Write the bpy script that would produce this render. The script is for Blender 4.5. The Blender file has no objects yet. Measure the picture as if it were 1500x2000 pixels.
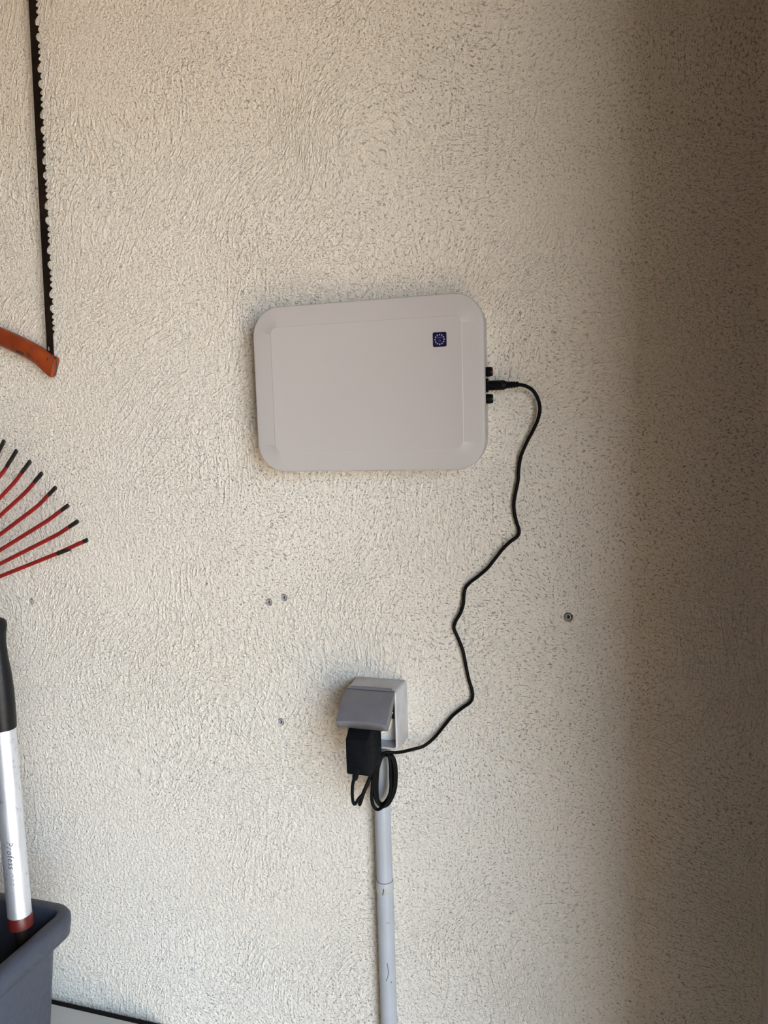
import bpy, bmesh, math, random
from mathutils import Vector, Matrix, Euler
random.seed(7)
scene = bpy.context.scene
COL = scene.collection
PI = math.pi

# ---------------------------------------------------------------- camera
F_PX, CAM = 1560.0, Vector((0.0, -0.9, 1.5))
YAW, PITCH, ROLL = 0.3065, 0.11326, -0.02939          # looks left, down, slight roll
_f = Vector((-math.sin(YAW), math.cos(YAW), 0)); _r = Vector((math.cos(YAW), math.sin(YAW), 0)); _u = Vector((0, 0, 1))
FWD = _f * math.cos(PITCH) - _u * math.sin(PITCH)
_u2 = _u * math.cos(PITCH) + _f * math.sin(PITCH)
RIGHT = _r * math.cos(ROLL) + _u2 * math.sin(ROLL)
UP = _u2 * math.cos(ROLL) - _r * math.sin(ROLL)
cam_d = bpy.data.cameras.new('camera')
cam_d.sensor_fit = 'VERTICAL'; cam_d.sensor_height = 36.0; cam_d.lens = F_PX * 36.0 / 2000.0
cam_d.clip_start = 0.02; cam_d.clip_end = 200
cam = bpy.data.objects.new('camera', cam_d); COL.objects.link(cam)
m3 = Matrix((RIGHT, UP, -FWD)).transposed().to_4x4(); m3.translation = CAM
cam.matrix_world = m3
scene.camera = cam

def px(u, v, y=0.0):
    """point of the plane Y = y seen at pixel (u, v) of the 1500 x 2000 photograph"""
    w = RIGHT * ((u - 750) / F_PX) - UP * ((v - 1000) / F_PX) + FWD
    return CAM + w * ((y - CAM.y) / w.y)

# ---------------------------------------------------------------- daylight
scene.view_settings.view_transform = 'Standard'
scene.view_settings.look = 'None'
scene.view_settings.gamma = 1.0
scene.view_settings.use_curve_mapping = False
scene.view_settings.exposure = 0.55
world = bpy.data.worlds.new('sky'); scene.world = world; world.use_nodes = True
wn = world.node_tree.nodes; wl = world.node_tree.links
bg = wn['Background']
tc = wn.new('ShaderNodeTexCoord'); sx = wn.new('ShaderNodeSeparateXYZ'); rp = wn.new('ShaderNodeValToRGB')
wl.new(tc.outputs['Generated'], sx.inputs[0]); wl.new(sx.outputs['Z'], rp.inputs['Fac']); wl.new(rp.outputs['Color'], bg.inputs['Color'])
rp.color_ramp.elements[0].position = 0.0; rp.color_ramp.elements[0].color = (0.64, 0.80, 1.0, 1)
rp.color_ramp.elements[1].position = 0.8; rp.color_ramp.elements[1].color = (0.42, 0.64, 1.0, 1)
bg.inputs['Strength'].default_value = 10.6
sun_d = bpy.data.lights.new('sun', 'SUN'); sun_d.energy = 18.0; sun_d.angle = math.radians(0.6); sun_d.color = (1.0, 0.93, 0.82)
sun = bpy.data.objects.new('sun', sun_d); COL.objects.link(sun)
sun.rotation_euler = Vector((-0.15, -0.62, -0.8)).to_track_quat('-Z', 'Y').to_euler()

# the doorway in the right-hand wall
XR = 0.142                       # inner face of the right-hand wall
DY0, DY1, DZ, WT = -0.42, -2.10, 2.10, 0.55
portal_d = bpy.data.lights.new('doorway_portal', 'AREA'); portal_d.shape = 'RECTANGLE'
portal_d.size = DZ; portal_d.size_y = DY0 - DY1
portal_d.cycles.is_portal = True
portal = bpy.data.objects.new('doorway_portal', portal_d); COL.objects.link(portal)
portal.matrix_world = Matrix.Translation((XR + WT - 0.02, (DY0 + DY1) / 2, DZ / 2)) @ Matrix.Rotation(PI / 2, 4, 'Y')

# ---------------------------------------------------------------- helpers
def link(o, parent=None):
    COL.objects.link(o)
    if parent: o.parent = parent
    return o

def obj(name, bm, mat, parent=None, smooth=False, angle=None):
    me = bpy.data.meshes.new(name)
    bmesh.ops.recalc_face_normals(bm, faces=bm.faces)
    if parent is not None:
        bmesh.ops.translate(bm, verts=bm.verts, vec=-base_of(parent))
    bm.to_mesh(me); bm.free()
    if smooth:
        for p in me.polygons: p.use_smooth = True
        if angle is not None:
            me.set_sharp_from_angle(angle=math.radians(angle))
    if mat: me.materials.append(mat)
    return link(bpy.data.objects.new(name, me), parent)

def base_of(o):
    v = Vector((0, 0, 0))
    while o is not None:
        v = v + o.location; o = o.parent
    return v

def thing(name, label, cat, loc):
    o = bpy.data.objects.new(name, None); o.empty_display_size = 0.05
    o.location = loc; COL.objects.link(o)
    o['label'] = label; o['category'] = cat
    return o

def tag(o, label, cat, group=None):
    o['label'] = label; o['category'] = cat
    if group: o['group'] = group
    return o

def structure(o):
    o['kind'] = 'structure'; return o

def box(bm, x0, x1, y0, y1, z0, z1, bevel=0.0, seg=2):
    vs = [bm.verts.new((x, y, z)) for x in (x0, x1) for y in (y0, y1) for z in (z0, z1)]
    fs = [(0, 1, 3, 2), (4, 6, 7, 5), (0, 4, 5, 1), (2, 3, 7, 6), (0, 2, 6, 4), (1, 5, 7, 3)]
    faces = [bm.faces.new([vs[i] for i in f]) for f in fs]
    if bevel > 0:
        es = {e for f in faces for e in f.edges}
        bmesh.ops.bevel(bm, geom=list(es), offset=bevel, segments=seg, affect='EDGES', profile=0.5)
    return bm

def loft(bm, rings, cap0=True, cap1=True, closed=True):
    prev = None; first = None
    for r in rings:
        vs = [bm.verts.new(p) for p in r]
        if prev:
            n = len(vs)
            for i in range(n if closed else n - 1):
                j = (i + 1) % n
                bm.faces.new((prev[i], prev[j], vs[j], vs[i]))
        else: first = vs
        prev = vs
    if cap0: bm.faces.new(first[::-1])
    if cap1: bm.faces.new(prev)
    return bm

def rrect(w, h, r, n=8):
    pts = []
    for cx, cz, a0 in ((w/2 - r, h/2 - r, 0), (-w/2 + r, h/2 - r, 90), (-w/2 + r, -h/2 + r, 180), (w/2 - r, -h/2 + r, 270)):
        for k in range(n + 1):
            a = math.radians(a0 + 90 * k / n)
            pts.append((cx + r * math.cos(a), cz + r * math.sin(a)))
    return pts

def catmull(pts, sub=6):
    P = [Vector(p) for p in pts]; out = []
    for i in range(len(P) - 1):
        p0 = P[i - 1] if i > 0 else P[0] * 2 - P[1]
        p1, p2 = P[i], P[i + 1]
        p3 = P[i + 2] if i + 2 < len(P) else P[-1] * 2 - P[-2]
        # centripetal Catmull-Rom: no overshoot on uneven spacing
        t0 = 0; t1 = t0 + max((p1 - p0).length, 1e-6) ** .5; t2 = t1 + max((p2 - p1).length, 1e-6) ** .5; t3 = t2 + max((p3 - p2).length, 1e-6) ** .5
        for k in range(sub):
            t = t1 + (t2 - t1) * k / sub
            a1 = p0 * ((t1 - t) / (t1 - t0)) + p1 * ((t - t0) / (t1 - t0))
            a2 = p1 * ((t2 - t) / (t2 - t1)) + p2 * ((t - t1) / (t2 - t1))
            a3 = p2 * ((t3 - t) / (t3 - t2)) + p3 * ((t - t2) / (t3 - t2))
            b1 = a1 * ((t2 - t) / (t2 - t0)) + a2 * ((t - t0) / (t2 - t0))
            b2 = a2 * ((t3 - t) / (t3 - t1)) + a3 * ((t - t1) / (t3 - t1))
            out.append(b1 * ((t2 - t) / (t2 - t1)) + b2 * ((t - t1) / (t2 - t1)))
    out.append(P[-1])
    return out

def sweep(bm, path, section, up=None, cap=True):
    """section(i, t) -> list of (a, b) offsets along the frame's two side axes"""
    n = len(path); rings = []
    tan = [(path[min(i + 1, n - 1)] - path[max(i - 1, 0)]).normalized() for i in range(n)]
    side = (up or Vector((0.3, 1, 0.2)))
    side = (side - tan[0] * side.dot(tan[0])).normalized()
    for i in range(n):
        side = (side - tan[i] * side.dot(tan[i])).normalized()
        b = tan[i].cross(side)
        rings.append([path[i] + side * a + b * c for a, c in section(i, i / max(n - 1, 1))])
    return loft(bm, rings, cap, cap)

def circ(r, n=12):
    return [(r * math.cos(2 * PI * k / n), r * math.sin(2 * PI * k / n)) for k in range(n)]

def tube(bm, path, r, n=12, cap=True):
    return sweep(bm, path, (lambda i, t: circ(r(t) if callable(r) else r, n)), cap=cap)

def lathe(bm, p0, axis, prof, n=24, cap0=True, cap1=True):
    """prof: list of (distance along axis, radius)"""
    axis = Vector(axis).normalized(); a = axis.orthogonal().normalized(); b = axis.cross(a)
    rings = [[Vector(p0) + axis * d + a * (r * math.cos(2 * PI * k / n)) + b * (r * math.sin(2 * PI * k / n)) for k in range(n)] for d, r in prof]
    return loft(bm, rings, cap0, cap1)

def extrude_outline(bm, loops, axis_vec):
    """loops: outer outline and holes (lists of Vector) in a plane -> solid of thickness axis_vec"""
    edges = []
    for lp in loops:
        vs = [bm.verts.new(p) for p in lp]
        edges += [bm.edges.new((vs[i], vs[(i + 1) % len(vs)])) for i in range(len(vs))]
    g = bmesh.ops.triangle_fill(bm, use_beauty=True, use_dissolve=False, edges=edges)
    faces = [f for f in g['geom'] if isinstance(f, bmesh.types.BMFace)]
    ex = bmesh.ops.extrude_face_region(bm, geom=faces)
    bmesh.ops.translate(bm, verts=[v for v in ex['geom'] if isinstance(v, bmesh.types.BMVert)], vec=axis_vec)
    return bm

# ---------------------------------------------------------------- materials
class NT:
    def __init__(s, name):
        s.m = bpy.data.materials.new(name); s.m.use_nodes = True
        s.t = s.m.node_tree; s.b = s.t.nodes['Principled BSDF']
    def n(s, kind, **kw):
        nd = s.t.nodes.new(kind)
        ins = kw.pop('ins', {})
        for k, v in kw.items(): setattr(nd, k, v)
        for k, v in ins.items(): s.set(nd.inputs[k], v)
        return nd
    def set(s, sock, v):
        if isinstance(v, bpy.types.NodeSocket): s.t.links.new(v, sock)
        elif isinstance(v, bpy.types.Node): s.t.links.new(v.outputs[0], sock)
        else: sock.default_value = v
    def math(s, op, a, b=None, c=None, clamp=False):
        nd = s.t.nodes.new('ShaderNodeMath'); nd.operation = op; nd.use_clamp = clamp
        for i, v in enumerate((a, b, c)):
            if v is not None: s.set(nd.inputs[i], v)
        return nd.outputs[0]
    def vmath(s, op, a, b=None, out=0):
        nd = s.t.nodes.new('ShaderNodeVectorMath'); nd.operation = op
        s.set(nd.inputs[0], a)
        if b is not None: s.set(nd.inputs[1], b)
        return nd.outputs[out]
    def scale(s, a, k):
        nd = s.t.nodes.new('ShaderNodeVectorMath'); nd.operation = 'SCALE'
        s.set(nd.inputs[0], a); s.set(nd.inputs['Scale'], k)
        return nd.outputs[0]
    def noise(s, vec, scale, detail=2.0, rough=0.5, dim='3D', w=None, dist=0.0):
        nd = s.t.nodes.new('ShaderNodeTexNoise'); nd.noise_dimensions = dim
        s.set(nd.inputs['Vector'], vec); nd.inputs['Scale'].default_value = scale
        nd.inputs['Detail'].default_value = detail; nd.inputs['Roughness'].default_value = rough; nd.inputs['Distortion'].default_value = dist
        if w is not None: s.set(nd.inputs['W'], w)
        return nd.outputs['Fac']
    def smooth(s, v, lo, hi, a=0.0, b=1.0):
        nd = s.t.nodes.new('ShaderNodeMapRange'); nd.interpolation_type = 'SMOOTHSTEP'
        s.set(nd.inputs['Value'], v)
        for k, x in zip(('From Min', 'From Max', 'To Min', 'To Max'), (lo, hi, a, b)): s.set(nd.inputs[k], x)
        return nd.outputs['Result']
    def mix(s, f, a, b):
        nd = s.t.nodes.new('ShaderNodeMix'); nd.data_type = 'RGBA'
        s.set(nd.inputs[0], f); s.set(nd.inputs[6], a); s.set(nd.inputs[7], b)
        return nd.outputs[2]
    def obj_co(s):
        return s.n('ShaderNodeTexCoord').outputs['Object']
    def bump(s, h, strength, dist):
        nd = s.n('ShaderNodeBump', ins={'Strength': strength, 'Distance': dist})
        s.set(nd.inputs['Height'], h); s.t.links.new(nd.outputs[0], s.b.inputs['Normal'])

def c4(c): return (c[0], c[1], c[2], 1.0)

def plain(name, col, col2=None, rough=0.5, metal=0.0, nscale=60.0, amount=0.5, bump=0.0, bscale=800.0, spec=0.5, coat=0.0):
    """two close tones of one colour mottled by noise, with uneven gloss and a fine relief"""
    t = NT(name); co = t.obj_co()
    n1 = t.noise(co, nscale, 4.0, 0.6)
    col2 = col2 or tuple(x * 0.86 for x in col)
    t.set(t.b.inputs['Base Color'], t.mix(t.math('MULTIPLY', t.smooth(n1, 0.35, 0.7), amount), c4(col), c4(col2)))
    t.set(t.b.inputs['Roughness'], t.smooth(t.noise(co, nscale * 2.3, 3.0), 0.3, 0.7, rough * 0.88, min(1.0, rough * 1.1)))
    t.b.inputs['Metallic'].default_value = metal
    t.b.inputs['Specular IOR Level'].default_value = spec
    t.b.inputs['Coat Weight'].default_value = coat
    if bump: t.bump(t.noise(co, bscale, 2.0), 1.0, bump)
    return t.m

def stucco():
    t = NT('stucco_render'); P = t.obj_co()
    sepP = t.n('ShaderNodeSeparateXYZ', ins={0: P})
    P2 = t.n('ShaderNodeCombineXYZ', ins={'X': sepP.outputs['X'], 'Y': sepP.outputs['Z']}).outputs[0]
    warp = t.n('ShaderNodeTexNoise', ins={'Vector': P2, 'Scale': 90.0, 'Detail': 2.0})
    Pw = t.vmath('ADD', P2, t.scale(t.vmath('SUBTRACT', warp.outputs['Color'], (0.5, 0.5, 0.5)), 0.0055))
    low = t.n('ShaderNodeTexNoise', ins={'Vector': P2, 'Scale': 4.5, 'Detail': 1.0})
    Pc = t.vmath('ADD', Pw, t.scale(t.vmath('SUBTRACT', low.outputs['Color'], (0.5, 0.5, 0.5)), 0.16))
    def strokes(ang, ridge, along, seed, mscale, lo, hi):
        # trowel strokes: long thin ridges in one direction, bent by the slow warp, only in patches
        r = t.n('ShaderNodeVectorRotate', rotation_type='Z_AXIS', ins={'Vector': Pc, 'Angle': math.radians(ang)}).outputs[0]
        v = t.vmath('ADD', t.vmath('MULTIPLY', r, (along, ridge, 0)), (seed, seed * 1.7, 0))
        n = t.noise(v, 1.0, 1.5, 0.5, '2D')
        m = t.smooth(t.noise(t.vmath('ADD', P2, (seed * 3.1, seed, 0)), mscale, 1.0, 0.5, '2D'), lo, hi)
        return t.math('MULTIPLY', t.smooth(n, 0.50, 0.68), m)
    r1 = strokes(-82, 210.0, 34.0, 3.1, 5.0, 0.46, 0.62)
    r2 = strokes(-42, 220.0, 34.0, 11.7, 5.0, 0.46, 0.62)
    r3 = strokes(8, 230.0, 38.0, 23.9, 4.5, 0.48, 0.64)
    grain = t.noise(Pw, 230.0, 4.0, 0.6, '2D')
    lumps = t.noise(Pw, 80.0, 2.0, 0.55, '2D')
    pn = t.noise(t.vmath('MULTIPLY', t.vmath('ADD', Pc, (1.3, 7.1, 0)), (0.8, 1.1, 1)), 390.0, 3.0, 0.6, '2D')
    pit = t.smooth(pn, 0.32, 0.39, 1.0, 0.0)
    pn2 = t.noise(t.vmath('ADD', Pw, (9.3, 0.4, 0)), 170.0, 3.0, 0.65, '2D')
    pit2 = t.smooth(pn2, 0.27, 0.32, 1.0, 0.0)
    h = t.math('MULTIPLY_ADD', grain, 1.9, t.math('MULTIPLY', lumps, 0.55))
    for r_ in (r1, r2, r3): h = t.math('MULTIPLY_ADD', r_, 0.42, h)
    h = t.math('MULTIPLY_ADD', pit, -0.6, h)
    h = t.math('MULTIPLY_ADD', pit2, -0.5, h)
    t.bump(h, 1.0, 0.00135)
    # dirt lodged in the pits, and faint blotches of the paint itself
    blotch = t.smooth(t.noise(P2, 3.0, 4.0, 0.6), 0.3, 0.7)
    base = t.mix(blotch, c4((0.80, 0.724, 0.598)), c4((0.77, 0.687, 0.555)))
    grime = t.smooth(t.noise(t.vmath('ADD', P2, (2.0, 4.0, 0)), 4.0, 3.0, 0.6), 0.3, 0.65, 0.25, 1.0)
    dirt = t.math('MULTIPLY', t.math('MAXIMUM', pit, t.math('MULTIPLY', pit2, 1.0)), t.math('MULTIPLY', grime, 0.72))
    t.set(t.b.inputs['Base Color'], t.mix(dirt, base, c4((0.20, 0.165, 0.12))))
    t.b.inputs['Roughness'].default_value = 0.93
    t.b.inputs['Specular IOR Level'].default_value = 0.2
    return t.m

M = {}
M['stucco'] = stucco()
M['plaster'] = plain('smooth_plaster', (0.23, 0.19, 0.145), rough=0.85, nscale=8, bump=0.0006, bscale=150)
M['trim'] = plain('pale_painted_trim', (0.55, 0.50, 0.46), rough=0.5, nscale=20)
M['concrete'] = plain('concrete_floor', (0.25, 0.205, 0.155), (0.20, 0.165, 0.125), rough=0.9, nscale=5, bump=0.001, bscale=120)
M['paving'] = plain('outdoor_paving', (0.58, 0.41, 0.26), (0.50, 0.35, 0.22), rough=0.9, nscale=3, bump=0.002, bscale=60)
M['panel_white'] = plain('white_panel_plastic', (0.465, 0.422, 0.380), (0.45, 0.407, 0.365), rough=0.45, nscale=12, bump=0.00002, bscale=2500)
M['panel_side'] = plain('white_housing_plastic', (0.54, 0.49, 0.45), rough=0.5, nscale=20)
M['black'] = plain('black_plastic', (0.0035, 0.0035, 0.0035), (0.005, 0.005, 0.0045), rough=0.42, nscale=90, bump=0.00005, bscale=1500, spec=0.1)
M['black_cable'] = plain('black_cable_jacket', (0.003, 0.0027, 0.0024), (0.0045, 0.004, 0.0035), rough=0.5, nscale=120, spec=0.1)
M['adapter'] = plain('black_adapter_plastic', (0.0035, 0.0042, 0.0055), (0.008, 0.007, 0.006), rough=0.6, nscale=120, bump=0.00008, bscale=900, spec=0.1)
M['steel'] = plain('steel', (0.6, 0.6, 0.62), rough=0.3, metal=1.0, nscale=90)
M['red_lens'] = plain('red_lens', (0.40, 0.03, 0.015), rough=0.2, nscale=200)
M['green_lens'] = plain('green_lens', (0.01, 0.16, 0.035), rough=0.2, nscale=200)
M['sticker'] = plain('dark_blue_sticker', (0.007, 0.004, 0.030), (0.010, 0.006, 0.040), rough=0.6, spec=0.12, nscale=150)
M['sticker_print'] = plain('pale_print', (0.50, 0.46, 0.60), rough=0.5, nscale=300)
M['sticker_faint'] = plain('faint_print', (0.10, 0.09, 0.17), rough=0.5, nscale=300)
M['box_grey'] = plain('light_grey_plastic', (0.47, 0.45, 0.43), (0.36, 0.33, 0.29), rough=0.45, nscale=45, amount=0.7, bump=0.00004, bscale=900)
M['lid_grey'] = plain('grey_lid_plastic', (0.165, 0.158, 0.163), (0.135, 0.126, 0.126), rough=0.42, nscale=40, amount=0.8, bump=0.00005, bscale=900)
M['insert_white'] = plain('white_insert_plastic', (0.74, 0.72, 0.69), rough=0.4, nscale=50)
M['seal'] = plain('yellowed_rubber_seal', (0.66, 0.58, 0.30), rough=0.6, nscale=90)
M['pipe'] = plain('pale_grey_conduit', (0.40, 0.405, 0.405), (0.37, 0.37, 0.36), rough=0.42, nscale=30, amount=0.8, bump=0.00003, bscale=700)
M['collar'] = plain('ivory_conduit_collar', (0.43, 0.42, 0.385), (0.40, 0.385, 0.345), rough=0.42, nscale=60)
M['scuff'] = plain('dark_scuff', (0.09, 0.08, 0.075), rough=0.8, nscale=200)
M['plug_grey'] = plain('grey_wall_plug', (0.40, 0.375, 0.35), (0.33, 0.30, 0.28), rough=0.6, nscale=400)
M['hole'] = plain('hole_lining', (0.16, 0.14, 0.12), rough=0.95, nscale=300)
M['bin'] = plain('slate_grey_plastic', (0.033, 0.036, 0.047), (0.041, 0.044, 0.056), rough=0.48, nscale=70, bump=0.00012, bscale=450)
M['rubber'] = plain('black_rubber_grip', (0.005, 0.005, 0.005), (0.010, 0.009, 0.008), rough=0.42, nscale=140, bump=0.00015, bscale=500, spec=0.22)
M['red_paint'] = plain('red_paint', (0.075, 0.006, 0.004), rough=0.4, nscale=90)
M['cream'] = plain('cream_laminate', (0.44, 0.41, 0.355), (0.425, 0.395, 0.34), rough=0.55, nscale=150, amount=0.4)
M['gap_shade'] = plain('painted_gap_shade', (0.016, 0.013, 0.011), rough=0.95, spec=0.1, nscale=200)  # near-black tone standing in for the shade behind the bench
M['wood'] = plain('weathered_wood', (0.34, 0.22, 0.12), (0.24, 0.15, 0.08), rough=0.7, nscale=30)
M['print_black'] = plain('black_print', (0.03, 0.03, 0.035), rough=0.6, nscale=300)
M['blade'] = plain('blackened_steel_blade', (0.009, 0.006, 0.0045), (0.022, 0.014, 0.009), rough=0.5, nscale=40, amount=0.8, spec=0.08)
M['print_grey'] = plain('worn_grey_print', (0.20, 0.20, 0.22), rough=0.6, nscale=300)

def worn_paint(name, col, col2, wear, wear_col, scale, rough):
    t = NT(name); co = t.obj_co()
    n = t.noise(co, scale, 5.0, 0.65); n2 = t.noise(co, scale * 0.25, 3.0)
    c = t.mix(t.smooth(n2, 0.35, 0.65), c4(col), c4(col2))
    t.set(t.b.inputs['Base Color'], t.mix(t.smooth(n, 1 - wear, 1 - wear + 0.06), c, c4(wear_col)))
    t.b.inputs['Roughness'].default_value = rough
    t.bump(n, 1.0, 0.0002)
    return t.m
M['orange'] = worn_paint('worn_orange_paint', (0.29, 0.048, 0.008), (0.19, 0.028, 0.006), 0.40, (0.06, 0.03, 0.015), 90, 0.4)
M['edge_brown'] = worn_paint('rust_brown', (0.07, 0.035, 0.018), (0.045, 0.025, 0.015), 0.4, (0.12, 0.06, 0.03), 160, 0.6)
M['tine_red'] = worn_paint('red_tine_paint', (0.27, 0.013, 0.009), (0.21, 0.011, 0.010), 0.30, (0.10, 0.02, 0.015), 160, 0.42)
M['tine_black'] = worn_paint('bare_dark_tip', (0.008, 0.006, 0.004), (0.014, 0.010, 0.006), 0.36, (0.03, 0.02, 0.012), 200, 0.6)
def brushed():
    t = NT('brushed_aluminium'); co = t.obj_co()
    st = t.vmath('MULTIPLY', co, (1.0, 1.0, 0.03))
    n = t.noise(st, 900.0, 3.0); n2 = t.noise(co, 120.0, 4.0, 0.7)
    t.set(t.b.inputs['Base Color'], t.mix(t.smooth(n2, 0.55, 0.72), c4((0.80, 0.81, 0.83)), c4((0.52, 0.54, 0.58))))
    t.b.inputs['Metallic'].default_value = 0.9
    t.set(t.b.inputs['Roughness'], t.smooth(n, 0.3, 0.7, 0.40, 0.52))
    t.bump(n, 1.0, 0.00004)
    return t.m
M['alu'] = brushed()

# ---------------------------------------------------------------- the setting
XL, YF, ZC = -3.2, -4.2, 2.45
bm = bmesh.new(); box(bm, XL, XR + 0.02, 0.0, 0.22, 0.0, ZC)
wall = structure(obj('wall_back', bm, M['stucco']))
PLUGS = [(524.5, 1176), (553.8, 1167), (548, 1410), (1109.5, 1205.5), (60, 1175)]
cb = bmesh.new()
for (u, v) in PLUGS + [(402, 1140)]:
    p = px(u, v)
    rr = 0.0042 if (u, v) != (402, 1140) else 0.0022
    if (u, v) == (1109.5, 1205.5): rr = 0.0048
    lathe(cb, (p.x, -0.01, p.z), (0, 1, 0), [(0, rr * 1.25), (0.0095, rr * 1.25), (0.0125, rr), (0.045, rr)], 18)
bmesh.ops.recalc_face_normals(cb, faces=cb.faces)
cme = bpy.data.meshes.new('holes_cutter'); cb.to_mesh(cme); cb.free()
cob = bpy.data.objects.new('holes_cutter', cme); COL.objects.link(cob)
md = wall.modifiers.new('holes', 'BOOLEAN'); md.operation = 'DIFFERENCE'; md.object = cob; md.solver = 'EXACT'
dg = bpy.context.evaluated_depsgraph_get()
nm = bpy.data.meshes.new_from_object(wall.evaluated_get(dg))
wall.modifiers.clear(); wall.data = nm
bpy.data.objects.remove(cob); bpy.data.meshes.remove(cme)

bm = bmesh.new(); box(bm, XL - 0.2, XR + WT, YF - 0.2, 0.22, -0.2, 0.0); structure(obj('floor', bm, M['concrete']))
bm = bmesh.new(); box(bm, XL - 0.2, XR + WT, YF - 0.2, 0.22, ZC, ZC + 0.2); structure(obj('ceiling', bm, M['wood']))
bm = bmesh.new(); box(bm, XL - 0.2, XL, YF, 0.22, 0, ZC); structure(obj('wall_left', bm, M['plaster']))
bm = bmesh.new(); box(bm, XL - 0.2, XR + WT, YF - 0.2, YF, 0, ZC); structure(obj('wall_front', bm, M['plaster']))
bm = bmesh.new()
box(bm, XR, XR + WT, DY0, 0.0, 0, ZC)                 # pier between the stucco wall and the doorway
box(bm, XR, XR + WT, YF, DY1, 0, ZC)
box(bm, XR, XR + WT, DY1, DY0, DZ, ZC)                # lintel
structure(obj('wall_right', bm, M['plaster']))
bm = bmesh.new(); box(bm, 0.138, XR + 0.0005, -0.045, 0.0, 0, ZC); structure(obj('trim_1', bm, M['trim']))
bm = bmesh.new(); box(bm, XR + WT, 30, -30, 30, -0.2, -0.02); structure(obj('ground', bm, M['paving']))

# ---------------------------------------------------------------- wall plugs
PL_LABEL = {0: 'grey wall plug in the stucco, left one of the close pair below the white panel',
            1: 'grey wall plug in the stucco, right one of the close pair below the white panel',
            2: 'grey wall plug in the stucco just left of the socket box',
            3: 'grey wall plug alone in the dim stucco right of the black cable',
            4: 'small grey wall plug in the stucco between rake tines and black grip'}
for i, (u, v) in enumerate(PLUGS):
    p = px(u, v); s = 0.8 if i == 4 else 1.0
    t = thing('wall_plug', PL_LABEL[i], 'wall plug', (p.x, 0.0, p.z)); t['group'] = 'plugs left in the stucco wall'
    bm = bmesh.new(); n = 18
    prof = [(0.030, 0.0036), (0.0008, 0.0036), (0.0, 0.0033), (0.0, 0.0024), (0.0012, 0.0021), (0.028, 0.0020)]
    lathe(bm, p, (0, 1, 0), [(d + 0.0003, r * s) for d, r in prof], n, False, False)
    obj('sleeve', bm, M['plug_grey'], t, True, 40)
    bm = bmesh.new(); lathe(bm, p, (0, 1, 0), [(0.024, 0.00205 * s), (0.0285, 0.00205 * s)], n)
    obj('bottom', bm, M['hole'], t)

# ---------------------------------------------------------------- white panel
PC = Vector((-0.29235, 0, 1.5396)); PW, PH, PR = 0.2735, 0.1912, 0.0335
panel = thing('wall_panel', 'white plastic panel with rounded corners and blue sticker on the stucco wall', 'panel', (PC.x, 0, PC.z))
def prect(w, h, r, y, n=10):
    return [Vector((PC.x + a, y, PC.z + b)) for a, b in rrect(w, h, r, n)]
bm = bmesh.new()
loft(bm, [prect(PW - 0.006, PH - 0.006, PR - 0.003, -0.0005), prect(PW - 0.004, PH - 0.004, PR - 0.002, -0.0275)], True, True)
obj('housing', bm, M['panel_side'], panel, True, 30)
bm = bmesh.new()
i0, pl = 0.003, 0.0235
rings = [prect(PW - 0.0012, PH - 0.0012, PR - 0.0006, -0.0280), prect(PW, PH, PR, -0.0286), prect(PW, PH, PR, -0.0325)]
for k in range(1, 5):
    a = k / 4 * PI / 2
    q = 0.0022 * (1 - math.cos(a)); rings.append(prect(PW - 2 * q, PH - 2 * q, PR - q, -0.0325 - 0.0022 * math.sin(a)))
rings.append(prect(PW - 0.016, PH - 0.016, PR - 0.008, -0.0353))
rings.append(prect(PW - 2 * pl, PH - 2 * pl, 0.0085, -0.0364))
rings.append(prect(PW - 2 * pl - 0.0012, PH - 2 * pl - 0.0012, 0.0080, -0.0367))
loft(bm, rings, True, True)
obj('front_cover', bm, M['panel_white'], panel, True, 22)
# sticker with its ring of twelve stars
SC = px(858.7, 663, -0.0367); SW = 0.0153
st_b = [Vector((SC.x + a, -0.0367, SC.z + b)) for a, b in rrect(SW, SW * 1.03, 0.0017, 5)]
bm = bmesh.new(); loft(bm, [st_b, [p + Vector((0, -0.00025, 0)) for p in st_b]])
stk = obj('sticker', bm, M['sticker'], panel)
for k in range(12):
    a = 2 * PI * k / 12; c = SC + Vector((math.sin(a) * 0.0050, -0.00025, math.cos(a) * 0.0051))
    lp = []
    for j in range(10):
        b = 2 * PI * j / 10; r = 0.00105 if j % 2 == 0 else 0.00048
        lp.append(c + Vector((math.sin(b) * r, 0, math.cos(b) * r)))
    bm = bmesh.new(); loft(bm, [lp, [p + Vector((0, -0.00008, 0)) for p in lp]])
    obj('star', bm, M['sticker_print'], stk)
# illegible lines of print inside the ring: rows of short strokes
bm = bmesh.new()
for zz, w0, hh, cnt in ((0.0021, 0.0058, 0.0014, 7), (0.00015, 0.0018, 0.0006, 3), (-0.0016, 0.0030, 0.0013, 4)):
    for k in range(cnt):
        x = -w0 / 2 + w0 * (k + 0.5) / cnt; ww = w0 / cnt * 0.32
        h0 = hh * random.uniform(0.6, 1.0) / 2; sh = hh * 0.15
        lp = [SC + Vector((x + dx, -0.00025, zz + dz)) for dx, dz in ((-ww - sh, -h0), (ww - sh, -h0), (ww + sh, h0), (-ww + sh, h0))]
        loft(bm, [lp, [p + Vector((0, -0.00006, 0)) for p in lp]])
obj('print', bm, M['sticker_faint'], stk)
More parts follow.
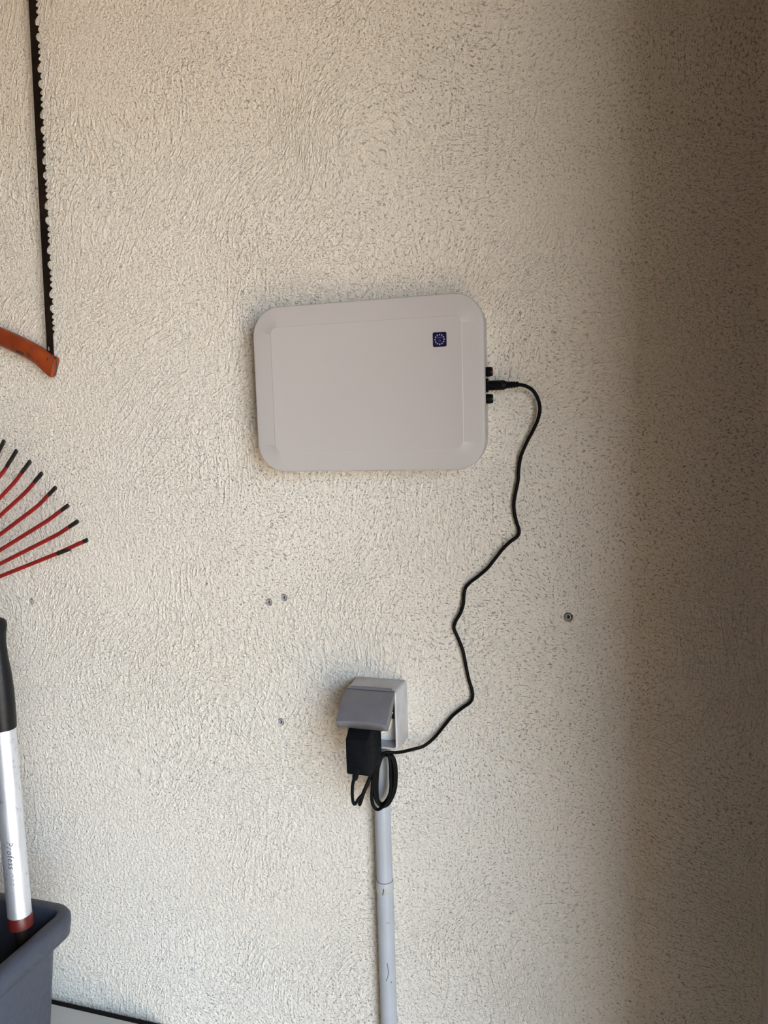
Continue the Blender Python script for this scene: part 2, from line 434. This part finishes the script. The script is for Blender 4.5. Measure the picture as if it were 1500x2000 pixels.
# connectors on the right-hand side
XS = PC.x + PW / 2 - 0.0025
for (v, mat, nm_, lb) in ((726, 'red_lens', 'red', 'black indicator with red lens'), (779, 'green_lens', 'green', 'black indicator with green lens')):
    p = px(953, v, -0.017); z = p.z
    bm = bmesh.new(); lathe(bm, (XS, -0.017, z), (1, 0, 0), [(-0.002, 0.0050), (0.0008, 0.0050), (0.0022, 0.0054), (0.0062, 0.0052), (0.0080, 0.0047), (0.0082, 0.0036), (0.0072, 0.0032)], 20)
    ind = obj('indicator_light', bm, M['black'], panel, True, 40); ind['label'] = lb
    bm = bmesh.new(); lathe(bm, (XS, -0.017, z), (1, 0, 0), [(0.0070, 0.0018), (0.0082, 0.0017), (0.0086, 0.0013), (0.0088, 0.0005)], 16)
    obj('lens', bm, M[mat], ind, True, 60)
zj = px(950, 752.5, -0.017).z
bm = bmesh.new(); lathe(bm, (XS, -0.017, zj), (1, 0, 0), [(-0.002, 0.0072), (0.0005, 0.0075), (0.0030, 0.0075), (0.0036, 0.0068), (0.0036, 0.0040), (0.0020, 0.0038)], 24)
obj('power_jack', bm, M['black'], panel, True, 40)

# ---------------------------------------------------------------- socket box
BX0, BX1, BZ0, BZ1, BD = -0.3283, -0.2622, 1.1140, 1.1880, 0.040
bxc = (BX0 + BX1) / 2; bzc = (BZ0 + BZ1) / 2
sock = thing('socket_box', 'light grey surface socket box with lifted hinged lid on the stucco wall', 'power socket', (bxc, 0, BZ0))
def brect(ins, y, r, n=5, dz=0.0):
    return [Vector((bxc + a, y, bzc + b + dz)) for a, b in rrect(BX1 - BX0 - 2 * ins, BZ1 - BZ0 - 2 * ins, r, n)]
bm = bmesh.new()
loft(bm, [brect(0.0, -0.0003, 0.004), brect(0.0, -0.012, 0.004), brect(0.0006, -0.0135, 0.004), brect(0.0012, -0.0375, 0.004), brect(0.0020, -0.0392, 0.0037), brect(0.0036, -0.0400, 0.0030),
          brect(0.0042, -0.0396, 0.0026), brect(0.0046, -0.0180, 0.0024)], True, True)
obj('box', bm, M['box_grey'], sock, True, 35)
bm = bmesh.new(); loft(bm, [brect(0.0048, -0.0178, 0.002), brect(0.0048, -0.0205, 0.002), brect(0.0056, -0.0212, 0.002)], True, True)
obj('insert_plate', bm, M['insert_white'], sock, True, 35)
ic = Vector((bxc - 0.001, -0.0212, bzc + 0.000))
bm = bmesh.new(); lathe(bm, ic, (0, -1, 0), [(-0.003, 0.0235), (0.0085, 0.0235), (0.0100, 0.0225), (0.0100, 0.0205), (0.0000, 0.0195)], 40)
obj('socket_ring', bm, M['insert_white'], sock, True, 35)
bm = bmesh.new()
tube(bm, [ic + Vector((math.cos(a) * 0.0238, -0.0075, math.sin(a) * 0.0238)) for a in [2 * PI * k / 40 for k in range(41)]], 0.0010, 8)
obj('seal', bm, M['seal'], sock, True)
bm = bmesh.new(); box(bm, BX1 - 0.0105, BX1 - 0.0052, -0.0385, -0.0205, bzc + 0.002, bzc + 0.028, 0.0006)
lt = obj('latch', bm, M['black'], sock)
bm = bmesh.new()
for zz in (0.0085, 0.0125): box(bm, BX1 - 0.0100, BX1 - 0.0068, -0.0392, -0.0385, bzc + zz, bzc + zz + 0.0022, 0.0003)
obj('latch_spring', bm, M['steel'], lt)
# hinged lid: shell with a skirt, resting on the adapter
LH = Vector((bxc - 0.0008, -0.0385, BZ1 - 0.0015)); LE = Vector((bxc + 0.0015, -0.0855, 1.1635))
ls = (LE - LH); LL = ls.length; ls.normalize(); ln = Vector((0, ls.z, -ls.y)).normalized()
if ln.z < 0: ln = -ln
LW = 0.0605
def lid_pt(t_, s_, d=0.0):
    bul = 0.0038 * math.sin(PI * min(1, s_ * 0.92 + 0.08)) ** 0.8 * 0.6 + 0.0026 * (1 - (2 * t_ - 1) ** 2) * min(1.0, s_ * 2.2)
    return LH + ls * (LL * s_) + Vector(((t_ - 0.5) * LW + 0.0015 * s_, 0, 0)) + ln * (bul - d)
bm = bmesh.new(); NT_, NS = 12, 12
top = [[bm.verts.new(lid_pt(i / NT_, j / NS)) for i in range(NT_ + 1)] for j in range(NS + 1)]
for j in range(NS):
    for i in range(NT_):
        bm.faces.new((top[j][i], top[j][i + 1], top[j + 1][i + 1], top[j + 1][i]))
def skirt(idx, depth):
    lo = []
    for (i, j) in idx:
        base = lid_pt(i / NT_, j / NS); fl = LH + ls * (LL * j / NS) + Vector(((i / NT_ - 0.5) * LW + 0.0015 * j / NS, 0, 0))
        lo.append(bm.verts.new(fl - ln * depth(j / NS)))
    up_ = [top[j][i] for i, j in idx]
    for a in range(len(idx) - 1): bm.faces.new((up_[a], up_[a + 1], lo[a + 1], lo[a]))
    return lo
dp = lambda s_: 0.0030 + 0.0085 * min(1.0, s_ * 1.6) - 0.0025 * max(0.0, s_ - 0.625) / 0.375
ring = [(0, j) for j in range(NS + 1)] + [(i, NS) for i in range(1, NT_ + 1)] + [(NT_, j) for j in range(NS - 1, -1, -1)]
skirt(ring, dp)
lid = obj('lid', bm, M['lid_grey'], sock, True, 38)
sm = lid.modifiers.new('thickness', 'SOLIDIFY'); sm.thickness = 0.0017; sm.offset = -1
bm = bmesh.new()
lathe(bm, (bxc - 0.025, -0.0375, BZ1 - 0.0012), (1, 0, 0), [(0, 0.0026), (0.050, 0.0026)], 14)
obj('hinge', bm, M['lid_grey'], sock, True, 40)
bm = bmesh.new(); lathe(bm, (-0.2948, -0.0128, BZ0 + 0.002), (0, 0, -1), [(0, 0.0165), (0.004, 0.0160), (0.011, 0.0128), (0.016, 0.0120), (0.018, 0.0112)], 28)
obj('cable_entry', bm, M['box_grey'], sock, True, 40)

# ---------------------------------------------------------------- conduit
PXc, PY, ZJ = -0.2941, -0.0125, px(754, 1727.5, -0.022).z
pipe = thing('conduit_pipe', 'pale grey plastic conduit pipe running down the wall from the socket box', 'pipe', (PXc, PY, 0.0))
bm = bmesh.new(); lathe(bm, (PXc, PY, ZJ - 0.03), (0, 0, 1), [(0, 0.0099), (BZ0 - 0.012 - ZJ + 0.03, 0.0099)], 36)
obj('upper_tube', bm, M['pipe'], pipe, True, 40)
bm = bmesh.new(); lathe(bm, (PXc, PY, 0.0005), (0, 0, 1), [(0, 0.0104), (ZJ - 0.0135, 0.0104)], 36)
low = obj('lower_tube', bm, M['pipe'], pipe, True, 40)
bm = bmesh.new(); lathe(bm, (PXc, PY, ZJ - 0.0135), (0, 0, 1), [(0, 0.01042), (0.0008, 0.0109), (0.0126, 0.0109), (0.0133, 0.0106), (0.0133, 0.01005)], 36)
obj('collar', bm, M['collar'], pipe, True, 40)
bm = bmesh.new(); lathe(bm, (PXc, PY, ZJ - 0.0004), (0, 0, 1), [(0, 0.01015), (0.0007, 0.01012)], 36)
obj('joint_line', bm, M['scuff'], pipe, True, 40)
def on_pipe(u, v, r=0.01055):
    p = px(u, v, PY - r * 0.85)
    dx = max(-r * 0.98, min(r * 0.98, p.x - PXc))
    return Vector((PXc + dx, PY - math.sqrt(r * r - dx * dx), p.z))
for pts, w in (([(756.5, 1880), (758, 1890), (759.4, 1900), (757.6, 1908), (755.2, 1914)], 0.00045), ([(749.6, 1735), (750.4, 1739), (749.2, 1742), (748.3, 1747)], 0.0006), ([(763, 1918), (764, 1921)], 0.0005), ([(755, 1803), (757.5, 1802), (760, 1803.5)], 0.0003)):
    bm = bmesh.new(); tube(bm, [on_pipe(a, b, 0.0111 if b < 1760 else 0.0104) for a, b in pts], w, 6)
    obj('scuff_mark', bm, M['scuff'], pipe, True)

# ---------------------------------------------------------------- power adapter with its cord
ax0, ax1, az0, az1, ay0, ay1 = -0.3100, -0.2822, 1.1040, 1.1540, -0.0905, -0.0440
adp = thing('power_adapter', 'black plug-in power adapter with coiled black cable leading to the white panel', 'power adapter', ((ax0 + ax1) / 2, ay1, az0))
bm = bmesh.new(); zc_, xc_ = (az0 + az1) / 2, (ax0 + ax1) / 2
def arect(ins, y, r, up_=0.0):
    return [Vector((xc_ + a, y, zc_ - up_ / 2 + b)) for a, b in rrect(ax1 - ax0 - 2 * ins, az1 - az0 - 2 * ins - up_, r, 4)]
loft(bm, [arect(0.0012, ay1, 0.002), arect(0.0, ay1 - 0.0012, 0.0022), arect(0.0, ay0 + 0.012, 0.0022), arect(0.0, ay0 + 0.0016, 0.0022, 0.0075), arect(0.0006, ay0 + 0.0004, 0.002, 0.0082), arect(0.0016, ay0, 0.0016, 0.0086)])
obj('body', bm, M['adapter'], adp, True, 32)
bm = bmesh.new(); lathe(bm, (xc_, ay1 + 0.0004, bzc - 0.004), (0, 1, 0), [(0, 0.0135), (0.0205, 0.0132)], 32)
ps = obj('plug_base', bm, M['adapter'], adp, True, 40)
for dx in (-0.0068, 0.0068):
    bm = bmesh.new(); lathe(bm, (xc_ + dx * 0.7, ay1 + 0.0205, bzc - 0.004), (0, 1, 0), [(0, 0.0024), (0.003, 0.0024)], 12)
    obj('pin', bm, M['steel'], ps, True, 40)
p0 = px(695.5, 1510, -0.0845)
bm = bmesh.new(); tube(bm, catmull([p0 + Vector((0.0004, 0, 0.004)), p0 + Vector((0, 0, 0.0008)), px(693.8, 1518, -0.084), px(692.6, 1522, -0.0835)], 3), lambda t: 0.0046 - 0.0018 * t, 14)
obj('strain_relief', bm, M['adapter'], adp, True, 40)
bm = bmesh.new(); bp = px(695.5, 1507, ay0)
lathe(bm, (bp.x, ay0 + 0.0004, bp.z), (0, -1, 0), [(0, 0.0050), (0.0010, 0.0047), (0.0014, 0.0036)], 20)
obj('moulded_boss', bm, M['adapter'], adp, True, 40)
CR = 0.00198
path = [(694, 1516, -.084), (691.5, 1522, -.0835), (689, 1531, -.083), (688, 1545, -.082), (688.6, 1559, -.080), (690.3, 1567.5, -.079), (692.5, 1570.5, -.078), (695.5, 1568, -.077), (701, 1559.5, -.074), (708.5, 1551, -.072), (713, 1541, -.070),
        (719, 1526, -.066), (726, 1510, -.060), (729, 1502, -.057), (728, 1504, -.053), (722, 1519, -.052), (714, 1538, -.052), (707, 1554, -.052), (703.5, 1565, -.052), (702.6, 1571.5, -.050), (704, 1569, -.0465),
        (709, 1553, -.045), (717, 1534, -.044), (727, 1510, -.042), (738, 1488, -.039), (750, 1475, -.036)]
loops = [([(761, 1478), (766, 1494), (766.5, 1520), (763, 1545), (755, 1563), (746, 1570), (739, 1564), (736.5, 1546), (737, 1520), (740, 1495), (748, 1477)], -.031),
         ([(765, 1475), (771.5, 1488), (774, 1515), (771.5, 1543), (765, 1560), (756.5, 1572), (747, 1575), (738, 1566), (733, 1546), (733, 1520), (736, 1496), (746, 1476)], -.036),
         ([(758, 1474), (762, 1490), (763, 1518), (763, 1541), (759, 1558), (752, 1571), (744, 1578.5), (736.5, 1581), (729.5, 1574), (726, 1559), (727, 1537), (730, 1512), (736, 1491), (747, 1473)], -.042)]
loops.insert(2, ([(762, 1476), (768.5, 1491), (770.5, 1517), (767.5, 1544), (761, 1562), (752, 1573), (744, 1574), (736, 1565), (730.5, 1546), (730.5, 1520), (734, 1495), (746, 1475)], -.0395))
for pts, y in loops: path += [(a, b, y) for a, b in pts]
path += [(757, 1469.5, -.040), (772, 1470, -.034), (788, 1468, -.026), (806, 1463.5, -.018), (826, 1458, -.011), (838, 1450, -.0075), (850, 1439, -.0055), (868, 1417, -.0048), (884, 1398, -.0046), (904, 1382, -.0046), (918, 1372, -.0046), (923, 1362, -.0046), (922, 1348, -.0046), (916, 1328, -.0046), (910, 1300, -.005),
         (905, 1274, -.0055), (898, 1254, -.0055), (891, 1238, -.005), (886.6, 1226, -.005), (890, 1214, -.005), (900, 1196, -.0055), (905, 1180, -.0055), (906.5, 1160, -.005), (909.5, 1148, -.005), (918, 1138, -.005), (936, 1124, -.005), (952, 1110, -.0055), (968, 1090, -.006), (984, 1070, -.006), (998, 1057, -.0055), (1011, 1047, -.005), (1014, 1037, -.005), (1009, 1020, -.005), (1004.5, 1000, -.0055), (1004, 980, -.006), (1008, 958, -.006), (1012, 938, -.006), (1013, 918, -.006), (1017, 893, -.007),
         (1028, 866, -.008), (1041, 841, -.009), (1051, 818, -.011), (1054.5, 797, -.013), (1050, 778, -.015), (1041, 763, -.0165), (1027, 754, -.017), (1010, 751, -.017), (1000, 751.5, -.017)]
bm = bmesh.new(); tube(bm, catmull([px(*q) for q in path], 5), CR, 10)
obj('cord', bm, M['black_cable'], adp, True, 60)
pe = px(955.5, 752.8, -.017); pb = px(985, 752, -.017); pc = px(1011, 750.8, -.017)
axv = (pb - pe).normalized(); L1 = (pb - pe).length
bm = bmesh.new(); lathe(bm, pe, axv, [(0, 0.0050), (0.0004, 0.0053), (L1 * 0.85, 0.0054), (L1 * 0.98, 0.0053), (L1 * 1.05, 0.0046), (L1 * 1.15, 0.0040)], 24)
bpl = obj('barrel_plug', bm, M['black'], adp, True, 35)
bm = bmesh.new(); lathe(bm, pe - axv * 0.004, axv, [(0, 0.0027), (0.005, 0.0027)], 16)
obj('metal_barrel', bm, M['steel'], bpl, True, 40)
bm = bmesh.new(); prof = []; LR = (pc - pb).length
for k in range(5):
    d0 = k / 5 * LR; r = 0.0041 - 0.0010 * k / 5
    prof += [(d0, r), (d0 + LR * 0.11, r), (d0 + LR * 0.125, r * 0.78), (d0 + LR * 0.19, r * 0.78)]
lathe(bm, pb + axv * 0.0015, (pc - pb), prof, 18)
obj('ribbed_sleeve', bm, M['black'], bpl, True, 35)

# ---------------------------------------------------------------- bow saw
SY = -0.0125
saw = thing('bow_saw', 'bow saw with dark toothed blade and worn orange frame hanging at the left', 'saw', (-0.74, SY, 1.57))
b0, b1 = px(56.6, 0, SY), px(93.5, 704, SY)        # back edge of the blade, top to bottom
bd = (b0 - b1).normalized()                          # upward along the blade
bs = Vector((bd.z, 0, -bd.x))                        # towards the teeth
W_ = 0.0137; BL = 0.61                               # to the tooth tips, blade length
k5 = 0.74 / 5 / 1000                                # crop pixels to metres
per = [(0, 42), (18, 38), (30, 26), (35, 0), (50, 12), (65, 16), (80, 12), (95, 0), (101, 24), (116, 39), (140, 42), (160, 36), (182, 18), (200, 0), (218, 20), (232, 27), (243, 22), (264, 0), (276, 18), (290, 27), (303, 22), (322, 0), (334, 18), (348, 27), (362, 20), (380, 2), (400, 24), (420, 38)]
Pm = 88 * 0.629e-3
tpos0 = (b1 - px(102, 648, SY)).dot(-bd)             # first tooth above the plain end
outl = []
wroot = W_ - 0.0034
outl.append(b1 + bs * 0.0); outl.append(b1 + bs * wroot); outl.append(b1 + bd * (tpos0 - 0.003) + bs * wroot)
t_ = tpos0; k = 0
while True:
    done = False
    for u_, d_ in per:
        tt = tpos0 + Pm * (k + (u_ - 200) / 440)
        if tt < tpos0 - 0.001: continue
        if tt > BL - 0.03: done = True; break
        outl.append(b1 + bd * tt + bs * (W_ - d_ * k5))
    if done: break
    k += 1
outl += [b1 + bd * BL + bs * wroot, b1 + bd * BL]
def hole(c, r, ry=None):
    return [c + bs * (r * math.cos(2 * PI * i / 16)) + bd * ((ry or r) * math.sin(2 * PI * i / 16)) for i in range(16)]
hc = px(95.7, 681, SY)
bm = bmesh.new(); extrude_outline(bm, [outl, hole(hc, 0.0017, 0.0030), hole(b1 + bd * (BL - 0.012) + bs * 0.004, 0.002)], Vector((0, -0.0010, 0)))
obj('blade', bm, M['blade'], saw)
fp = [px(107.5, 717.5, SY), px(102.5, 715.3, SY), px(92, 707, SY), px(78, 696, SY), px(62, 686, SY), px(40, 675, SY), px(10, 661, SY), px(-40, 640, SY)]
tp = b1 + bd * (BL - 0.006) + bs * 0.012
fp += [Vector((-0.885, SY, 1.66)), Vector((-0.955, SY, 1.73)), Vector((-0.975, SY, 1.82)), Vector((-0.975, SY, 1.95)), Vector((-0.955, SY, 2.06)), Vector((-0.885, SY, 2.135)), tp + Vector((-0.07, 0, -0.015)), tp + Vector((-0.02, 0, 0.0)), tp]
cp = catmull(fp, 6)
def fsec(i, t):
    e = min(i, len(cp) - 1 - i) / 22.0; e = max(0.0, min(1.0, e)); e = e * e * (3 - 2 * e)
    wy = 0.0055 + 0.0035 * e                       # flattened towards both ends
    wz = (0.0142 if min(i, len(cp) - 1 - i) > 1 else 0.0136) - 0.0020 * e
    n = 20; out = []
    for q in range(n):
        a = 2 * PI * q / n; pw = 0.55 + 0.45 * e
        ca, sa = math.cos(a), math.sin(a)
        out.append((wy * math.copysign(abs(ca) ** pw, ca), wz * math.copysign(abs(sa) ** pw, sa)))
    return out
bm = bmesh.new(); sweep(bm, cp, fsec, Vector((0, -1, 0)))
fr = obj('frame', bm, M['orange'], saw, True, 50)
bm = bmesh.new(); rv = px(93.5, 702, SY - 0.006); lathe(bm, (rv.x, SY - 0.0052, rv.z), (0, -1, 0), [(0, 0.0024), (0.0012, 0.0022), (0.0018, 0.0012)], 16)
obj('rivet', bm, M['edge_brown'], saw, True, 50)
# dark rolled lip closing the flattened end
bm = bmesh.new(); tube(bm, catmull([px(107.5, 697.5, SY - 0.0052), px(110.5, 700.5, SY - 0.0053), px(111, 712, SY - 0.0053), px(110, 724, SY - 0.0053), px(107, 734, SY - 0.005)], 4), 0.0009, 8)
obj('end_lip', bm, M['edge_brown'], saw, True)
bm = bmesh.new(); q0 = [px(33, 683, SY - 0.0083), px(47, 689, SY - 0.0083), px(46, 694, SY - 0.0083), px(32, 688, SY - 0.0083)]
loft(bm, [q0, [p + Vector((0, -0.0006, 0)) for p in q0]])
obj('stamped_mark', bm, M['edge_brown'], fr)

# ---------------------------------------------------------------- fan rake
RY = -0.028
hub = px(-235, 1220, RY)
rake = thing('fan_rake', 'fan rake with red wire tines and dark worn tips at the left edge', 'rake', (hub.x, RY, 0.6642))
vis = [((112, 1081), (170.5, 1054.5)), ((112, 1044.5), (152, 1018)), ((93, 1017), (133, 987)), ((72, 990), (109, 952)), ((50, 962), (82, 924)), ((27, 944), (59, 901)), ((7, 921), (32.5, 880)), ((-13, 903), (8, 861))]
tines = [(px(a, b, RY), px(c, d, RY - 0.011)) for (a, b), (c, d) in vis]
for ang in (70, 76.5, 83):
    A = math.radians(ang)
    tines.append((hub + Vector((math.cos(A), 0, math.sin(A))) * 0.345, hub + Vector((math.cos(A) * 0.38, -0.011, math.sin(A) * 0.38))))
tines += [(Vector((2 * hub.x - a.x, a.y, a.z)), Vector((2 * hub.x - b.x, b.y, b.z))) for a, b in tines]
FRAC = [0.12, 0.40, 0.32, 0.36, 0.45, 0.5, 0.75, 0.9]     # bare part of the bent end
for i, (bnd, tip) in enumerate(tines):
    root = hub + (bnd - hub).normalized() * 0.02
    e = (tip - bnd); d0 = (bnd - root)
    pth = catmull([root, root + d0 * 0.5, root + d0 * 0.9, bnd + e * 0.10, bnd + e * 0.45, tip], 5)
    fr_ = FRAC[i % 11] if i % 11 < 8 else 0.5
    L = [0.0]
    for a in range(1, len(pth)): L.append(L[-1] + (pth[a] - pth[a - 1]).length)
    cut = L[-1] - fr_ * e.length
    ci = min(range(len(L)), key=lambda q: abs(L[q] - cut)); ci = min(max(ci, 1), len(L) - 2)
    # cut exactly
    for a in range(1, len(L)):
        if L[a] >= cut:
            f_ = (cut - L[a - 1]) / (L[a] - L[a - 1]); pcut = pth[a - 1].lerp(pth[a], f_); ci = a; break
    sec = lambda s: (lambda q, t: [(0.0015 * s * math.copysign(abs(math.cos(x)) ** .7, math.cos(x)), 0.0027 * s * math.copysign(abs(math.sin(x)) ** .7, math.sin(x))) for x in [2 * PI * z / 10 for z in range(10)]])
    bm = bmesh.new(); sweep(bm, pth[:ci] + [pcut], sec(1.0), Vector((0, -1, 0)))
    ti = obj('tine', bm, M['tine_red'], rake, True, 60)
    tail = [pcut] + pth[ci:]
    bm = bmesh.new(); sweep(bm, tail + [tail[-1] + e.normalized() * 0.0008], (lambda n_: (lambda q, t: [(a * (0.75 if q == n_ else 1.03), b * (0.72 if q == n_ else 1.03)) for a, b in sec(1.0)(q, t)]))(len(tail)), Vector((0, -1, 0)))
    obj('tip', bm, M['tine_black'], ti, True, 60)
    if i == 0:      # bare patch further down the lowest tine
        a_, b_ = px(112, 1081.5, RY - 0.0008), px(137, 1071.5, RY - 0.0044)
        bm = bmesh.new(); sweep(bm, [a_, a_.lerp(b_, .5), b_], lambda q, t: [(x * 1.06, y * 1.06) for x, y in sec(1.0)(q, t)], Vector((0, -1, 0)))
        obj('bare_patch', bm, M['tine_black'], ti, True, 60)
bm = bmesh.new(); box(bm, hub.x - 0.03, hub.x + 0.03, RY - 0.005, RY + 0.005, hub.z - 0.02, hub.z + 0.03, 0.004)
obj('hub_plate', bm, M['tine_red'], rake)
bm = bmesh.new(); lathe(bm, (hub.x, RY - 0.018, 0.6645), (0, 0, 1), [(0, 0.012), (0.003, 0.0135), (hub.z - 0.6665, 0.0135), (hub.z - 0.6565, 0.010)], 20)
obj('handle', bm, M['wood'], rake, True, 40)

# ---------------------------------------------------------------- bench, bin and the long-handled cutter
TZ = 0.6642
bench = thing('bench', 'cream topped bench standing against the wall at the bottom left', 'bench', (-1.2, -0.27, 0))
bm = bmesh.new(); box(bm, -2.05, -0.632, -0.52, -0.0180, TZ - 0.030, TZ, 0.0015)
obj('bench_top', bm, M['cream'], bench)
bm = bmesh.new(); box(bm, -2.05, -0.632, -0.0178, -0.0022, TZ - 0.028, TZ - 0.0075, 0.001)  # added filler in the gap, its dark colour paints the shade band above the bench edge
obj('gap_shade_strip', bm, M['gap_shade'], bench)
for x in (-1.98, -0.72):
    for y in (-0.47, -0.075):
        bm = bmesh.new(); box(bm, x, x + 0.05, y, y + 0.05, 0.0005, TZ - 0.028, 0.003); obj('leg', bm, M['wood'], bench)

RZ = 0.900                                            # rim height
bx_r, bx_l, by_b, by_f = -0.6675, -0.985, -0.110, -0.330
bn = thing('plastic_bin', 'slate grey plastic bin with a wide rolled rim on the bench', 'bin', ((bx_r + bx_l) / 2, (by_b + by_f) / 2, TZ))
bcx, bcy = (bx_r + bx_l) / 2, (by_b + by_f) / 2; bw, bh = bx_r - bx_l, by_b - by_f
def bring(ins, z, r):
    return [Vector((bcx + a, bcy + b, z)) for a, b in rrect(bw - 2 * ins, bh - 2 * ins, r, 8)]
bm = bmesh.new()
loft(bm, [bring(0.036, TZ + 0.0005, 0.02), bring(0.034, TZ + 0.004, 0.022), bring(0.0195, RZ - 0.036, 0.022), bring(0.0185, RZ - 0.030, 0.022)], True, False)
rgs = [bring(0.0185, RZ - 0.0310, 0.022), bring(0.0060, RZ - 0.0285, 0.028), bring(0.0030, RZ - 0.0265, 0.030), bring(0.0004, RZ - 0.0100, 0.033), bring(0.0008, RZ - 0.0050, 0.033), bring(0.0030, RZ - 0.0015, 0.031), bring(0.0065, RZ, 0.0275), bring(0.0165, RZ + 0.0002, 0.0135), bring(0.0178, RZ - 0.0006, 0.0125), bring(0.0186, RZ - 0.0024, 0.0120), bring(0.0215, RZ - 0.03, 0.013), bring(0.037, TZ + 0.006, 0.015)]
bmr = bmesh.new(); loft(bmr, rgs, False, True)
obj('bin_body', bm, M['bin'], bn, True, 50)
obj('rim', bmr, M['bin'], bn, True, 50)

HY = -0.172
h0, h1 = px(38.5, 1785, HY), px(20.5, 1600, HY)
hx = px(28, 1660, HY).x
lean = (px(6.5, 1432, HY).x - px(38.5, 1790, HY).x) / (px(6.5, 1432, HY).z - px(38.5, 1790, HY).z)
lop = thing('garden_cutter', 'aluminium tool handle with black rubber grip standing in the grey bin', 'garden tool', (hx, HY, TZ))
HD = Vector((lean, 0.0, 1)).normalized()
zg = px(6.5, 1433, HY - 0.014).z; zt_ = px(-10, 1207, HY).z
def hpt(z): return h0 + HD * ((z - h0.z) / HD.z)
TR_ = 0.0137
ZRED = px(30, 1797, HY - 0.012).z      # top of the red socket, just above the rim line
bm = bmesh.new(); lathe(bm, hpt(ZRED - 0.004), HD, [(0, TR_), ((zg + 0.03 - ZRED + 0.004) / HD.z, TR_)], 40)
tb = obj('tube', bm, M['alu'], lop, True, 40)
GL = (zt_ - zg) / HD.z
prof = [(0.0, TR_ + 0.0003), (0.0002, TR_ + 0.0012), (0.01, TR_ + 0.0016), (GL * .2, TR_ + 0.0018), (GL * .36, TR_ + 0.0017), (GL * .5, TR_ + 0.0006), (GL * .64, TR_ - 0.0014), (GL * .78, TR_ - 0.0022), (GL * .86, TR_ - 0.0015), (GL * .93, TR_ + 0.0006), (GL * .965, TR_ - 0.0002), (GL * .985, TR_ - 0.003), (GL * .997, TR_ - 0.007), (GL, 0.002)]
bm = bmesh.new(); lathe(bm, hpt(zg), HD, prof, 40)
obj('grip', bm, M['rubber'], lop, True, 60)
bm = bmesh.new(); lathe(bm, hpt(ZRED - 0.016), HD, [(0, 0.0125), (0.001, 0.0146), (0.0135, 0.0148), (0.016, 0.0141)], 32)
obj('red_collar', bm, M['red_paint'], lop, True, 40)
bm = bmesh.new(); lathe(bm, hpt(TZ + 0.0075), HD, [(0, 0.0030), (0.004, 0.0062), (ZRED - 0.015 - TZ - 0.0075, 0.0075)], 20)
obj('shank', bm, M['blade'], lop, True, 40)
# lettering wrapped round the tube, reading downwards
def lettering(txt, size, z_top, ang, mat, name, gaps=0.0):
    cu = bpy.data.curves.new('t', 'FONT'); cu.body = txt; cu.size = size; cu.shear = 0.25; cu.space_character = 1.12; cu.resolution_u = 2
    to = bpy.data.objects.new('t', cu); COL.objects.link(to)
    d_ = bpy.context.evaluated_depsgraph_get(); me = bpy.data.meshes.new_from_object(to.evaluated_get(d_))
    bpy.data.objects.remove(to); bpy.data.curves.remove(cu)
    b = bmesh.new(); b.from_mesh(me); bpy.data.meshes.remove(me)
    bmesh.ops.triangulate(b, faces=b.faces)
    if gaps:                                            # letters partly rubbed off
        kill = [f for f in b.faces if random.random() < gaps]
        bmesh.ops.delete(b, geom=kill, context='FACES')
    for v in b.verts:
        s, hgt = v.co.x, v.co.y
        a = ang + hgt / TR_; r = TR_ + 0.00012
        c = hpt(z_top - s)
        v.co = c + Vector((math.sin(a) * r, -math.cos(a) * r, 0))
    return obj(name, b, mat, tb)
za = px(17, 1645, HY - TR_).z
lettering('Profess', 0.0104, za, 0.20, M['print_black'], 'lettering')
zb = px(17, 1700, HY - TR_).z
lettering('ional', 0.0104, zb, 0.21, M['print_grey'], 'lettering', 0.35)
